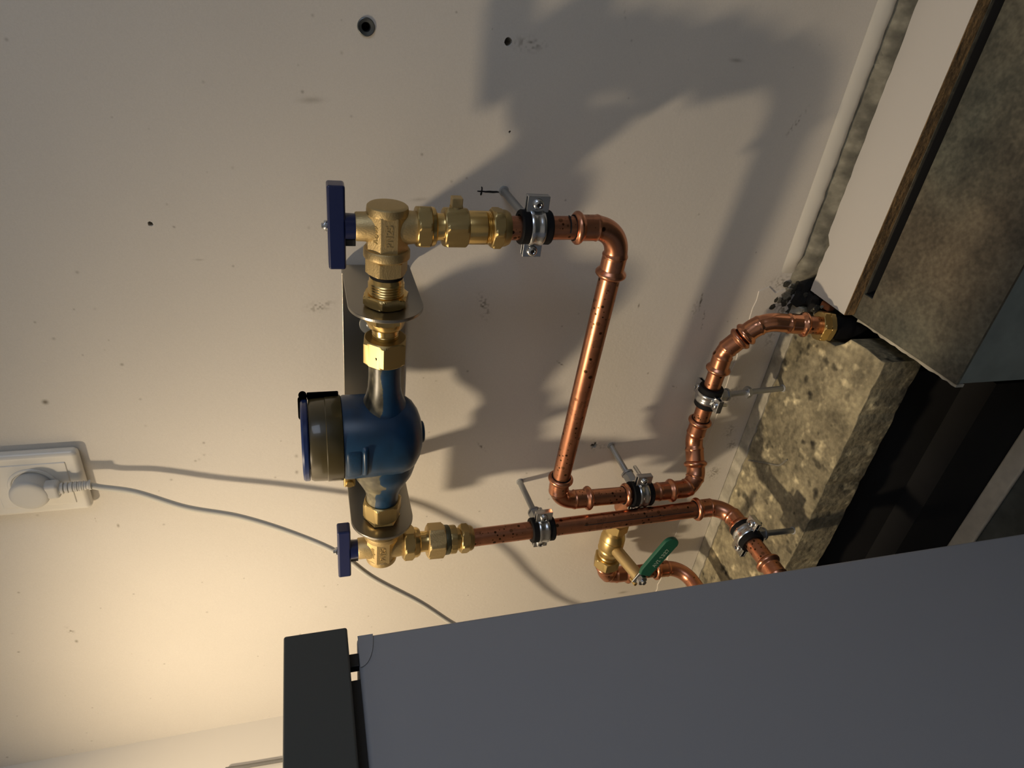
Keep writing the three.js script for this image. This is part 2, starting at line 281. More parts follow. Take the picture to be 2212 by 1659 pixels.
struct('wall_front', box(X0 - T, X1 + T, YF - T, YC + T, Z1, Z1 + T), M.plainWall, 'plain painted wall opposite the water meter', 'wall');
{
  const a = WIN.y - WIN.h / 2, b = WIN.y + WIN.h / 2, c = WIN.z - WIN.w / 2, d = WIN.z + WIN.w / 2;
  struct('wall_right', [box(X1, X1 + T, YF - T, a, 0, Z1), box(X1, X1 + T, b, YC + T, 0, Z1), box(X1, X1 + T, a, b, 0, c), box(X1, X1 + T, a, b, d, Z1)], M.plainWall, 'plain painted side wall with a window', 'wall');
  const w = new THREE.Group(); w.name = 'window_1'; w.position.set(WIN.x, WIN.y + H, WIN.z); w.userData = { kind: 'structure', label: 'small window with pale evening sky', category: 'window' }; scene.add(w);
  part('window_pane', box(X1 + 0.03, X1 + 0.04, a, b, c, d), std({ color: 0x101418, emissive: new THREE.Color(0.66, 0.78, 1.0), emissiveIntensity: 1.2, roughness: 0.3 }), w);
  part('window_frame', [box(X1 - 0.005, X1 + 0.06, a - 0.03, a, c - 0.03, d + 0.03), box(X1 - 0.005, X1 + 0.06, b, b + 0.03, c - 0.03, d + 0.03), box(X1 - 0.005, X1 + 0.06, a, b, c - 0.03, c), box(X1 - 0.005, X1 + 0.06, a, b, d, d + 0.03)], M.melamine, w);
}
struct('ceiling', box(X0 - T, X1 + T, YC, YC + T, 0, Z1), M.ceiling, 'plain pale ceiling', 'ceiling');
struct('floor', box(X0 - T, X1 + T, YF - T, YF, 0, Z1), M.floor, 'dark grey green floor in front of the ledge', 'floor');

// concrete ledge along the foot of the wall
const LX = -0.3245;
{
  // top slab with a slightly uneven front edge
  const n = 60, pts = []; const q = rng(31); pts.push([X0, 0.0]); pts.push([LX, 0.0]); pts.push([LX - 0.002, 0.012], [LX - 0.010, 0.030], [LX - 0.019, 0.048], [LX - 0.022, 0.070], [LX - 0.020, 0.092], [LX - 0.010, 0.104], [LX - 0.001, 0.110], [LX + 0.001, 0.135], [LX - 0.001, 0.160]);
  for (let i = 0; i <= n; i++) { const x = LX + (X0 - LX) * i / n; pts.push([x, 0.164 + (q() - 0.5) * 0.0025]); }
  const g = shapeGeo(pts.map(([x, z]) => [x, -z]), 0.054, 0.0012); g.rotateX(-Math.PI / 2); g.translate(0, LED - 0.0552, 0);
  const gg = uvBox(g.index ? g.toNonIndexed() : g);
  const l = thing('concrete_ledge', 'rough stained concrete ledge along the foot of the white wall', 'ledge', [-0.7, YF, 0.08], undefined, 'structure');
  part('ledge_slab', gg, M.concrete, l);
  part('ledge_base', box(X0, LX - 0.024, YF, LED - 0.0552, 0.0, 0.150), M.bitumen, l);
  part('added_dark_block', box(X0, LX - 0.024, YF, YF + 0.10, 0.1502, 0.1855), M.bitumen, l);  // added near-black block, blacks out the floor strip as if in shade
  const ms = []; const q2 = rng(5); for (let i = 0; i <= 80; i++) { const x = LX - 0.004 + (X0 - LX) * i / 80; ms.push([x, 0.0195 + (q2() - 0.5) * 0.0025]); }
  const mg = shapeGeo([[LX - 0.004, 0], ...ms, [X0, 0]].map(([x, z]) => [x, -z]), 0.003, 0.0008); mg.rotateX(-Math.PI / 2); mg.translate(0, LED - 0.001, 0.0012);
  part('mortar_strip', uvBox(mg), M.mortar, l);
  // hairline joint across the slab front, thin smear of mortar
  part('smear', sweep(pathOf([V(-0.575, LED + 0.0004, 0.028), V(-0.553, LED + 0.0004, 0.062), V(-0.538, LED + 0.0004, 0.086), V(-0.520, LED + 0.0004, 0.094)], 0.02), 0.0014, 8), M.mortar, l);
}
// plaster skirting and filler bead at the foot of the wall
{
  const pts = []; const q = rng(77); for (let i = 0; i <= 60; i++) pts.push([-0.312 + (X0 + 0.312) * i / 60, -0.556 + (q() - 0.5) * 0.003]);
  const g = shapeGeo([[-0.318, LED + 0.0035], [-0.309, LED + 0.02], [-0.315, LED + 0.035], [-0.306, LED + 0.048], ...pts, [X0, LED + 0.0035]], 0.0007, 0.0004);
  const u = g.attributes.uv, p = g.attributes.position; for (let i = 0; i < p.count; i++) u.setXY(i, (p.getX(i) + 1.25) / WX, (p.getY(i) + 0.66) / WY);
  struct('trim_1', g, M.wall, 'smeared plaster band low on the wall above the concrete ledge', 'plaster');
  const bead = (prof, seed, wob, x0) => { const rows = [], q2 = rng(seed); for (let i = 0; i <= 110; i++) { const x = x0 + i / 110 * 0.9, e = Math.min(1, i / 3), w = (q2() - 0.5) * wob; rows.push({ p: prof.map(([y, z]) => V(x, y + w * (z > 0 ? 1 : 0), Math.max(0, z * e + (z > 0 ? (q2() - 0.5) * wob * 0.4 : 0)))), v: x * 2 }); } return uvBox(grid(rows, false, 1.0)); };
  struct('trim_2', bead([[-0.580, 0.0], [-0.5815, 0.0028], [-0.586, 0.0062], [-0.591, 0.0078], [-0.596, 0.0072], [-0.600, 0.0040], [-0.601, 0]], 8, 0.0014, -0.287), M.filler, 'rounded white filler bead along the wall above the white board', 'filler');
  struct('trim_3', bead([[-0.598, 0.0], [-0.600, 0.004], [-0.606, 0.0075], [-0.613, 0.0135], [-0.634, 0.0135], [-0.634, 0]], 19, 0.0018, -0.302), M.mortarGrey, 'rough grey mortar strip between the filler bead and the white board', 'mortar');
}
// broken plaster, void and rusty stub beside the end of the board
{
  const t = thing('broken_plaster', 'crumbled blackened plaster hole at the corner beside the white board', 'plaster', [-0.318, LED, 0.012]);
  const q = rng(12);
  const crumb = (x, y, z, r, flat, m, nm) => { const g = new THREE.IcosahedronGeometry(r, 1), p = g.attributes.position, o = q() * 90; for (let i = 0; i < p.count; i++) { const a = V(p.getX(i), p.getY(i), p.getZ(i)), k = 0.45 + 1.1 * vnoise(a.x / r * 2.2 + 9 + o, a.y / r * 2.2 + a.z / r * 3.1 + 9, 4, 999, 999); p.setXYZ(i, a.x * k, a.y * k, a.z * k * flat); } g.computeVertexNormals(); g.translate(x, y, z); part(nm, g, m, t); };
  crumb(-0.313, LED - 0.004, 0.008, 0.014, 0.8, M.void, 'cavity'); crumb(-0.314, LED - 0.008, 0.026, 0.012, 0.8, M.void, 'cavity');
  for (let i = 0; i < 16; i++) { const a = q() * 0.045, up = q(); crumb(-0.298 - a, LED - 0.004 + up * 0.036, 0.0012, 0.0025 + q() * 0.0055, 0.22, q() < 0.35 ? M.crumbDark : M.mortarGrey, 'plaster_chip'); }
  for (let i = 0; i < 7; i++) crumb(-0.325 + q() * 0.014, LED - 0.001, 0.004 + q() * 0.045, 0.002 + q() * 0.004, 0.6, q() < 0.4 ? M.crumbDark : M.mortarGrey, 'plaster_chip');
  part('rusty_stub', rbox(-0.315, -0.3065, LED - 0.014, LED - 0.004, 0.040, 0.056, 0.002), M.rust, t);
}
// plinth on the right with stone-look top
const PX = -0.306, PT = -0.6325;
{
  const pl = thing('plinth', 'low plinth with a brown stone-look top and grey green front', 'plinth', [0.55, YF, 0.12], undefined, 'structure');
  part('plinth_top', [box(PX, X1, PT - 0.003, PT, 0, 0.0868), box(PX, -0.276, PT - 0.003, PT, 0.0868, 0.1005), box(PX, X1, PT - 0.003, PT, 0.1005, 0.2402)], M.stone, pl);
  part('plinth_front', [box(PX + 0.001, X1, YF, PT - 0.0032, 0.1008, 0.2396), box(PX + 0.001, X1, YF, PT - 0.0032, 0, 0.0866), box(PX + 0.001, -0.277, YF, PT - 0.0032, 0.0866, 0.1008), box(-0.277, X1, YF, PT - 0.05, 0.0866, 0.1008)], M.plinthFront, pl);
  part('slot_shade_faces', [box(-0.277, X1, PT - 0.05, PT - 0.0032, 0.0866, 0.0874), box(-0.277, X1, PT - 0.05, PT - 0.0032, 0.1000, 0.1008), box(-0.277, X1, PT - 0.05, PT - 0.049, 0.0874, 0.1000), box(-0.277, -0.2762, PT - 0.05, PT - 0.0032, 0.0874, 0.1)], M.void, pl);  // slot's shade painted on as near-black faces
  const q = rng(4), es = []; for (let i = 0; i <= 26; i++) es.push([PX - 0.0022 - q() * 0.0022, 0.092 + i * 0.0057]);
  const g = shapeGeo([[PX, 0.092], ...es, [PX, 0.2402]].map(([x, z]) => [x, -z]), 0.010, 0); g.rotateX(-Math.PI / 2); g.translate(0, PT - 0.0112, 0);
  part('chipped_edge', uvBox(g), M.mortar, pl);
  part('black_gap_filling', box(-0.346, PX - 0.0046, YF, LED - 0.11, 0.0, 0.150), M.void, pl);  // near-black block that keeps the bottom of the gap dark
}
{
  const b = thing('white_board', 'white melamine shelf board with a raw chipboard front edge', 'board', [0.2, PT, 0.045]);
  const q = rng(41), back = []; for (let i = 0; i <= 90; i++) { const x = 0.62 - i / 90 * 0.922; back.push([x, 0.0135 + q() * 0.0014 + (x < -0.236 && x > -0.246 ? 0.008 : 0) + (x <= -0.246 ? 0.006 : 0)]); }
  const g = shapeGeo([[0.62, 0.0853], ...back, [-0.304, 0.0853]].map(([x, z]) => [x, -z]), 0.015, 0); g.rotateX(-Math.PI / 2); g.translate(0, PT + 0.0002, 0);
  part('board_panel', uvBox(g), M.melamine, b);
  part('chipboard_edge', box(-0.304, 0.62, PT + 0.0004, PT + 0.0149, 0.0853, 0.0862), M.chip, b);
}
{
  const b = thing('floor_batten', 'pale beige batten lying on the dark floor below the ledge', 'batten', [-0.7, YF, 0.2]);
  part('batten_body', rbox(X0 + 0.005, -0.335, YF, YF + 0.007, 0.186, 0.213, 0.003), M.batten, b);
}

// ------------------------------------------------------------------ water meter train
const AY = -0.069, AZ = 0.1, ax = (x) => V(x, AY, AZ), XP = V(1, 0, 0), XN = V(-1, 0, 0), YP = V(0, 1, 0), YN = V(0, -1, 0), ZP = V(0, 0, 1);
function textPart(str, size, depth, place, m, parent, name) {
  const g = new TextGeometry(str, { font, size, depth, curveSegments: 3, bevelEnabled: false }); g.computeBoundingBox(); const b = g.boundingBox; g.translate(-(b.min.x + b.max.x) / 2, -(b.min.y + b.max.y) / 2, 0); g.applyMatrix4(place); return part(name, g, m, parent);
}
// angle valve: s = +1 has its closed cap toward +x
function angleValve(cx, s, label) {
  const v = thing('angle_valve', label, 'valve', [cx, AY - 0.04, AZ], 'angle valves at the two ends of the water meter');
  const d = V(s, 0, 0), c = ax(cx), back = d.clone().negate();
  const oct = Math.PI / 8;
  part('valve_body', [
    lathe(c, d, [[-0.0195, 0.012], [-0.0195, 0.0182], [-0.0188, 0.0188], [0.0118, 0.0188], [0.0128, 0.0182]], { n: 64, sides: 8, flat: 0.0172, turn: oct, hint: YP, crease: 0.5 }),
    lathe(c, back, [[0.0180, 0.0160], [0.0186, 0.0196], [0.0200, 0.0205], [0.0262, 0.0205], [0.0276, 0.0192], [0.0276, 0.01]], { n: 40 }),
    lathe(c, YN, [[0.006, 0.0150], [0.0165, 0.0148], [0.022, 0.0142], [0.0250, 0.0142], [0.0250, 0.008]], { n: 36 }),
    lathe(c, YP, [[0.006, 0.0140], [0.016, 0.0135], [0.019, 0.0126], [0.0262, 0.0124], [0.0272, 0.0118], [0.0272, 0]], { n: 36 }),
  ], M.brassCast, v);
  part('end_cap', lathe(c, d, [[0.0112, 0.010], [0.0112, 0.0172], [0.0120, 0.0180], [0.0150, 0.0181], [0.0185, 0.0176], [0.0197, 0.0162], [0.0200, 0.0140], [0.0200, 0]], { n: 48 }), M.brassCast, v);
  part('hex_socket', hex(c, back, 0.0272, 0.0425, 0.0165, { turn: 0.1, hint: YP }), M.brassCast, v);
  // handle: T bar with hub, stop tab and screw
  const hy = AY + 0.0355, bar = (sx) => { const g = rbox(cx - 0.0365, cx + 0.0365, hy, hy + 0.0146, AZ - 0.0085, AZ + 0.0085, 0.0022, 3); return g; };
  const h = part('handle', [bar(), lathe(V(cx, AY + 0.0255, AZ), YP, [[0, 0.006], [0, 0.0102], [0.0008, 0.0108], [0.0105, 0.0112]], { n: 32 })], M.bluePlastic, v);
  part('stop_tab', rbox(cx - 0.0135 - 0.003, cx - 0.0135 + 0.003, hy - 0.0085, hy + 0.002, AZ + 0.001, AZ + 0.004, 0.0006), M.black, h);
  part('handle_screw', [hex(V(cx, hy + 0.0142, AZ), YP, 0, 0.0032, 0.0042, { rin: 0 }), cyl(V(cx, hy + 0.014, AZ), V(cx, hy + 0.0195, AZ), 0.0024, 12)], M.zinc, h);
  // cast lettering on the two front facets
  const f1 = V(0, Math.sin(Math.PI / 4), Math.cos(Math.PI / 4)), f0 = V(0, 0, 1), xr = V(1, 0, 0);
  const up1 = f1.clone().cross(xr), up0 = f0.clone().cross(xr), off = s > 0 ? -0.003 : 0.003;
  textPart('A2J00', 0.0042, 0.0006, basisMat(V(cx + off, AY, AZ).addScaledVector(f1, 0.0171).addScaledVector(up1, -0.0016), xr, up1, f1), M.brassDull, v, 'cast_lettering');
  textPart('PN25', 0.0060, 0.0006, basisMat(V(cx + off, AY, AZ).addScaledVector(f0, 0.0171).addScaledVector(up0, 0.0002), xr, up0, f0), M.brassCast, v, 'cast_lettering');
  return v;
}
const VX1 = -0.2005, VX2 = -0.588;
angleValve(VX1, 1, 'brass angle valve with blue handle, round cap facing the wall screw anchor');
angleValve(VX2, -1, 'brass angle valve with blue handle, hard against the white power cable');

// brass coupling through the right-hand flange of the bracket
{
  const t = thing('threaded_coupling', 'polished brass coupling with two nuts clamped through the bracket flange', 'fitting', [-0.277, AY - 0.02, AZ]);
  const n0 = ax(0);
  part('black_gasket', lathe(ax(-0.2428), XN, [[0, 0.010], [0, 0.0146], [0.0008, 0.0152], [0.0032, 0.0152], [0.004, 0.0146], [0.004, 0.01]], { n: 36 }), M.rubber, t);
  const th = [[0, 0.010], [0, 0.0150], [0.0036, 0.0156], [0.0040, 0.0150]]; for (let i = 0; i < 5; i++) { const a = 0.0046 + i * 0.0025; th.push([a, 0.0152], [a + 0.0012, 0.0164], [a + 0.0024, 0.0152]); } th.push([0.0185, 0.0150], [0.0185, 0.01]);
  part('threaded_nipple', lathe(ax(-0.2466), XN, th, { n: 40, crease: 0.5 }), M.brass, t);
  part('lock_nut', hex(ax(-0.2620), XN, 0, 0.0112, 0.0192, { turn: 0.25, hint: YP, chamfer: 0.0026 }), M.brass, t);
  part('collar_nut', [hex(ax(-0.2772), XN, 0, 0.0128, 0.0190, { turn: 0.02, hint: YP, chamfer: 0.0022 }), lathe(ax(-0.2895), XN, [[0, 0.01], [0, 0.0178], [0.0045, 0.0174], [0.0072, 0.0158], [0.0072, 0.01]], { n: 40 })], M.brass, t);
  part('tail_piece', lathe(ax(-0.2960), XN, [[0, 0.009], [0, 0.0126], [0.0072, 0.0126], [0.0078, 0.0119], [0.0086, 0.0119], [0.0092, 0.0124], [0.0170, 0.0124], [0.0170, 0.008]], { n: 36 }), M.brass, t);
  const un = part('union_nut', [hex(ax(-0.3085), XN, 0, 0.0262, 0.0196, { turn: 0.36, hint: YP, chamfer: 0.003, rin: 0.0125 })], M.brassDull, t);
  part('arrow_mark', (() => { const g = shapeGeo([[-0.0016, 0], [0.0016, 0.0013], [0.0016, -0.0013]], 0.0002); g.applyMatrix4(basisMat(V(-0.3235, AY + 0.0100, AZ + 0.01706), V(1, 0, 0), V(0, Math.cos(0.52), -Math.sin(0.52)), V(0, Math.sin(0.52), Math.cos(0.52)))); return g; })(), M.ink, un);
}
// water meter
{
  const mx = -0.4245, t = thing('water_meter', 'dark blue water meter with brown register and hinged lid', 'water meter', [mx, AY - 0.042, AZ]);
  const b0 = V(mx, AY - 0.042, AZ);
  part('meter_body', lathe(b0, YP, [[0, 0], [0, 0.010], [0.0008, 0.0115], [0.003, 0.012], [0.004, 0.018], [0.007, 0.0265], [0.012, 0.0345], [0.018, 0.0392], [0.026, 0.0422], [0.036, 0.0432], [0.0815, 0.0434], [0.084, 0.0424], [0.084, 0]], { n: 64, crease: 0.8 }), M.meterBody, t);
  part('inlet_neck', lathe(ax(-0.330), XN, [[0, 0.006], [0, 0.0155], [0.022, 0.0155], [0.036, 0.0162], [0.046, 0.0185], [0.056, 0.0225], [0.066, 0.0275], [0.076, 0.031], [0.090, 0.031]], { n: 48, hint: YP }), meterPaint(0.91, 5), t);
  part('outlet_neck', lathe(ax(-0.528), XP, [[0, 0.006], [0, 0.0148], [0.006, 0.0148], [0.0065, 0.0172], [0.022, 0.0175], [0.032, 0.0198], [0.044, 0.0255], [0.056, 0.0315], [0.066, 0.034], [0.09, 0.034]], { n: 48, hint: YP }), meterPaint(0.08, 6), t);
  part('outlet_gasket', lathe(ax(-0.5235), XP, [[0, 0.012], [0, 0.0160], [0.003, 0.0176], [0.006, 0.0160], [0.006, 0.012]], { n: 36 }), M.black, t);
  // cast ridge and pad on the left front of the body
  const bend = (r, y0, y1, a0, a1, n = 14) => { const rows = []; for (let i = 0; i <= n; i++) { const a = a0 + (a1 - a0) * i / n, e = Math.sin(Math.min(1, Math.min(i, n - i) / 2) * Math.PI / 2), rr = 0.0425 + (r - 0.0425) * e, row = []; for (let j = 0; j <= 10; j++) { const q = j / 10, w = Math.sin(Math.PI * q), y = y0 + (y1 - y0) * q; row.push(V(mx + Math.sin(a) * (0.0425 + (rr - 0.0425) * Math.pow(w, 0.35)), y, AZ + Math.cos(a) * (0.0425 + (rr - 0.0425) * Math.pow(w, 0.35)))); } rows.push({ p: row, v: i / n }); } return grid(rows, false, 1.0); };
  part('cast_ridge', bend(0.0464, AY + 0.0190, AY + 0.0250, -0.50, 0.40), M.meterBody, t);
  part('cast_pad', bend(0.0445, AY + 0.0245, AY + 0.0405, -0.56, 0.34), M.meterBody, t);
  const hingeM = basisMat(V(mx, 0, AZ), V(0.6, 0, 0.8), YP, V(0.8, 0, -0.6).negate().negate()); const r0 = V(mx, AY + 0.0425, AZ);
  const reg = part('register_ring', lathe(r0, YP, [[0, 0.03], [0, 0.0437], [0.0008, 0.0441], [0.015, 0.0439], [0.0158, 0.0431], [0.020, 0.0430], [0.0285, 0.0424], [0.0312, 0.041], [0.0318, 0.036], [0.0318, 0]], { n: 64 }), M.amber, t);
  part('hinge_plate', (() => { const g = rbox(-0.014, 0.014, AY + 0.0440, AY + 0.0745, 0.0405, 0.0470, 0.0012); g.applyMatrix4(hingeM); return g; })(), M.black, reg);
  const lid = part('lid', [lathe(V(mx, AY + 0.0745, AZ), YP, [[0, 0.03], [0, 0.0408], [0.0012, 0.0418], [0.0048, 0.0418], [0.0066, 0.0404], [0.0070, 0.036], [0.0070, 0]], { n: 64 }), (() => { const g = rbox(-0.012, 0.012, AY + 0.0745, AY + 0.0835, 0.020, 0.0435, 0.003); g.applyMatrix4(hingeM); return g; })()], M.lidBlue, t);
  part('hinge_pin', [(() => { const g = clean(cyl(V(-0.014, AY + 0.0785, 0.0445), V(0.014, AY + 0.0785, 0.0445), 0.0040, 20)); g.applyMatrix4(hingeM); return g; })()], M.lidBlue, lid);
  const lug = part('seal_lug', [rbox(mx - 0.0565, mx - 0.0425, AY + 0.030, AY + 0.042, AZ + 0.004, AZ + 0.014, 0.002)], M.brassDull, t);
  part('seal_screw', cyl(V(mx - 0.051, AY + 0.036, AZ + 0.0135), V(mx - 0.051, AY + 0.036, AZ + 0.0165), 0.004, 16), M.brass, lug);
}
// brass union on the outlet side
{
  const t = thing('outlet_union', 'brass union nut joining the blue meter outlet to the bracket', 'fitting', [-0.527, AY - 0.02, AZ]);
  part('union_nut', hex(ax(-0.5135), XN, 0, 0.0225, 0.0192, { turn: 0.2, hint: YP, chamfer: 0.003, rin: 0.0148 }), M.brassDull, t);
  part('lock_nut', [lathe(ax(-0.5358), XN, [[0, 0.01], [0, 0.0170], [0.0015, 0.0180], [0.0036, 0.0205], [0.0042, 0.0205], [0.0042, 0.01]], { n: 6, crease: 0.3, hint: YP }), lathe(ax(-0.5355), XN, [[0, 0.012], [0, 0.0172], [0.002, 0.0176], [0.002, 0.012]], { n: 36 })], M.brass, t);
}
// galvanised wall bracket
{
  const t = thing('meter_bracket', 'galvanised steel wall bracket with two rounded flanges holding the water meter', 'bracket', [-0.41, AY, 0]);
  const ya = AY - 0.034, yb = AY + 0.034, F1 = -0.2752, F2 = -0.5425, th = 0.0022;
  part('back_plate', [rbox(F2 + 0.010, F1 - 0.010, ya, yb, 0.0004, 0.0004 + th, 0.0008)], M.steelPlate, t);
  const flange = (x, s) => {      // plate across x from the wall, rounded end about the water line, hole for the fitting
    const sh = new THREE.Shape(), ze = AZ; sh.moveTo(0.010, ya); sh.lineTo(ze, ya); sh.absarc(ze, AY, 0.034, -Math.PI / 2, Math.PI / 2, false); sh.lineTo(0.010, yb); const h = new THREE.Path(); h.absarc(ze, AY, 0.0172, 0, Math.PI * 2, true); sh.holes.push(h);
    const g = new THREE.ExtrudeGeometry(sh, { depth: th, bevelEnabled: true, bevelSize: 0.0005, bevelThickness: 0.0005, bevelSegments: 2, curveSegments: 28 });
    g.applyMatrix4(new THREE.Matrix4().makeBasis(ZP, YP, V(-1, 0, 0)).setPosition(x + th / 2, 0, 0));
    const rows = []; for (let i = 0; i <= 8; i++) { const a = i / 8 * Math.PI / 2, o = (r) => V(x - s * (0.010 - Math.sin(Math.PI / 2 - 0) * 0) + 0, 0, 0); const cx = x - s * 0.010 + 0, cz = 0.0105; const ri = 0.0105 - th / 2, ro = 0.0105 + th / 2; const P = (r, y) => V(cx + s * r * Math.sin(a), y, cz - r * Math.cos(a) + 0.0011); rows.push({ p: [P(ro, ya), P(ro, yb), P(ri, yb), P(ri, ya), P(ro, ya)], v: a }); }
    return [g, grid(rows, true, 0.5)];
  };
  part('flange', flange(F1, 1), M.steelPlate, t); part('flange', flange(F2, -1), M.steelPlate, t);
  for (const x of [-0.346, -0.475]) { const w = part('washer', lathe(V(x, AY + 0.004, 0.0028), ZP, [[0, 0.006], [0, 0.0118], [0.001, 0.0122], [0.0014, 0.0120], [0.0018, 0.0066], [0.0018, 0.003]], { n: 36 }), M.zincDull, t);
    part('screw_head', [lathe(V(x, AY + 0.004, 0.0040), ZP, [[0, 0.0045], [0.001, 0.0048], [0.0028, 0.0040], [0.0034, 0.0024], [0.0034, 0]], { n: 24 })], M.zinc, w); part('screw_slot', [box(x - 0.0022, x + 0.0022, AY + 0.0036, AY + 0.0044, 0.0070, 0.0076), box(x - 0.0004, x + 0.0004, AY + 0.0018, AY + 0.0062, 0.0070, 0.0076)], M.black, w); }
}

// ------------------------------------------------------------------ vertical brass fittings under each valve
{
  const px = (y) => -0.2006 - (y + 0.09) * 0.02, t = thing('check_valve', 'brass check valve with a square test plug above the copper bend', 'valve', [-0.199, -0.178, AZ]);
  const o = (y) => V(-0.1995, y, AZ);
  part('union_nut', hex(o(-0.0935), YN, 0, 0.0132, 0.0172, { turn: 0.3, hint: ZP, chamfer: 0.0024 }), M.brassDull, t);
  part('spacer_ring', lathe(o(-0.1066), YN, [[0, 0.01], [0, 0.0174], [0.0030, 0.0170], [0.0042, 0.0158], [0.0042, 0.01]], { n: 40 }), M.brass, t);
  part('neck', lathe(o(-0.1100), YN, [[0, 0.01], [0, 0.0122], [0.0065, 0.0118], [0.0088, 0.0128], [0.0088, 0.01]], { n: 36 }), M.brass, t);
  part('hex_body', hex(o(-0.1178), YN, 0, 0.0216, 0.0168, { turn: 0.25, hint: ZP, chamfer: 0.003 }), M.brassDull, t);
  part('test_plug', [lathe(V(-0.1835, -0.1285, AZ), XP, [[0, 0.0062], [0.0035, 0.0060], [0.0035, 0]], { n: 24 }), rbox(-0.1812, -0.1722, -0.1333, -0.1237, AZ - 0.0048, AZ + 0.0048, 0.0008)], M.brassCast, t);
  part('barrel', lathe(o(-0.1392), YN, [[0, 0.01], [0, 0.0146], [0.001, 0.0150], [0.0165, 0.0150], [0.0170, 0.0140], [0.0176, 0.0150], [0.0184, 0.0140], [0.0192, 0.0150], [0.0200, 0.0140], [0.0208, 0.0150], [0.0216, 0.0142], [0.0222, 0.0142], [0.0222, 0.01]], { n: 40, crease: 0.5 }), M.brass, t);
  part('compression_nut', [hex(o(-0.1612), YN, 0, 0.0110, 0.0168, { turn: 0.05, hint: ZP, chamfer: 0.0026 }), lathe(o(-0.1720), YN, [[0, 0.0112], [0, 0.0166], [0.003, 0.0164], [0.0062, 0.0148], [0.0062, 0.0112]], { n: 40 })], M.brassDull, t);
}
{
  const t = thing('straight_union', 'brass union with a knurled dark ring on the riser beside the appliance', 'fitting', [-0.59, -0.178, AZ]);
  const A = V(-0.5878, -0.0935, AZ), D = V(-0.5922, -0.178, AZ).sub(A).normalize();
  part('union_nut', hex(A, D, 0, 0.0134, 0.0184, { turn: 0.22, hint: ZP, chamfer: 0.0024 }), M.brassDull, t);
  part('spacer_ring', lathe(A, D, [[0.0128, 0.01], [0.0128, 0.0182], [0.0170, 0.0178], [0.0196, 0.0160], [0.0196, 0.01]], { n: 40 }), M.brass, t);
  part('neck', lathe(A, D, [[0.018, 0.01], [0.018, 0.0128], [0.026, 0.0122], [0.0300, 0.0135], [0.0300, 0.01]], { n: 36 }), M.brass, t);
  part('hex_body', hex(A, D, 0.0292, 0.0498, 0.0186, { turn: 0.35, hint: ZP, chamfer: 0.002 }), M.brassCast, t);
  part('dark_ring', lathe(A, D, [[0.0495, 0.01], [0.0495, 0.0176], [0.0505, 0.0180], [0.0550, 0.0178], [0.0560, 0.017], [0.0560, 0.01]], { n: 40 }), std({ color: new THREE.Color(0.09, 0.085, 0.05), metalness: 0.6, roughness: 0.45 }), t);
  const rows = lathe(A, D, [[0.0558, 0.01], [0.0558, 0.0168], [0.0568, 0.0180], [0.0630, 0.0180], [0.0638, 0.0170], [0.0638, 0.01]], { n: 96, sides: 16, flat: 0.0170, crease: 0.3 });
  part('knurled_ring', rows, M.brassDull, t);
  part('collar', lathe(A, D, [[0.0636, 0.009], [0.0636, 0.0140], [0.0688, 0.0136], [0.0700, 0.0148], [0.0700, 0.009]], { n: 36 }), M.brass, t);
  part('compression_nut', [hex(A, D, 0.0692, 0.0806, 0.0160, { turn: 0.12, hint: ZP, chamfer: 0.0026 }), lathe(A, D, [[0.0800, 0.0112], [0.0800, 0.0156], [0.0830, 0.0154], [0.0852, 0.0140], [0.0852, 0.0112]], { n: 40 })], M.brassDull, t);
}

// ------------------------------------------------------------------ copper pipes
const RP = 0.011;
function fittingParts(path, m, parent, name, ends = [1, 1]) {     // press fitting: thin sleeve with a bulged collar at each end
  const rad = (s, L) => { const e = Math.min(s, L - s); if (e < 0.0215) return 0.0123; if (e < 0.0235) return 0.0128; if (e < 0.026) return 0.0123 - (e - 0.0235) / 0.0025 * 0.0007; return 0.0116; };
  const f = part(name, sweep(path, rad, 32), m, parent);
  const col = (p, d) => { const g = lathe(p, d, [[-0.0004, 0.0113], [-0.0008, 0.0126], [0.0004, 0.0142], [0.0020, 0.0156], [0.0040, 0.0157], [0.0058, 0.0146], [0.0076, 0.0126], [0.0086, 0.0122]], { n: 40, crease: 1 }); part('press_collar', g, m, f); part('seal_ring', lathe(p, d, [[-0.0010, 0.0110], [-0.0010, 0.0122], [0.0002, 0.0126], [0.0004, 0.0110]], { n: 36 }), M.rubber, f); };
  const n = path.length; if (ends[0]) col(path[0], path[1].clone().sub(path[0]).normalize()); if (ends[1]) col(path[n - 1], path[n - 2].clone().sub(path[n - 1]).normalize());
  return f;
}
function elbow(corner, from, to, l0, l1, m, parent, R = 0.027, ends = [1, 1]) {
  const a = from.clone().sub(corner).normalize(), b = to.clone().sub(corner).normalize();
  return fittingParts(pathOf([corner.clone().addScaledVector(a, l0), corner, corner.clone().addScaledVector(b, l1)], R, 0.0012), m, parent, 'elbow_fitting', ends);
}
function pipe(a, b, parent, m = M.copper) { return part('pipe_section', sweep([a, a.clone().lerp(b, 0.5), b], RP, 32), m, parent); }
function inkRing(p, d, parent, arc) { part('ink_mark', lathe(p, d, [[0, RP + 0.0001], [0.0014, RP + 0.0001]], { n: 24, arc }), M.ink, parent); }

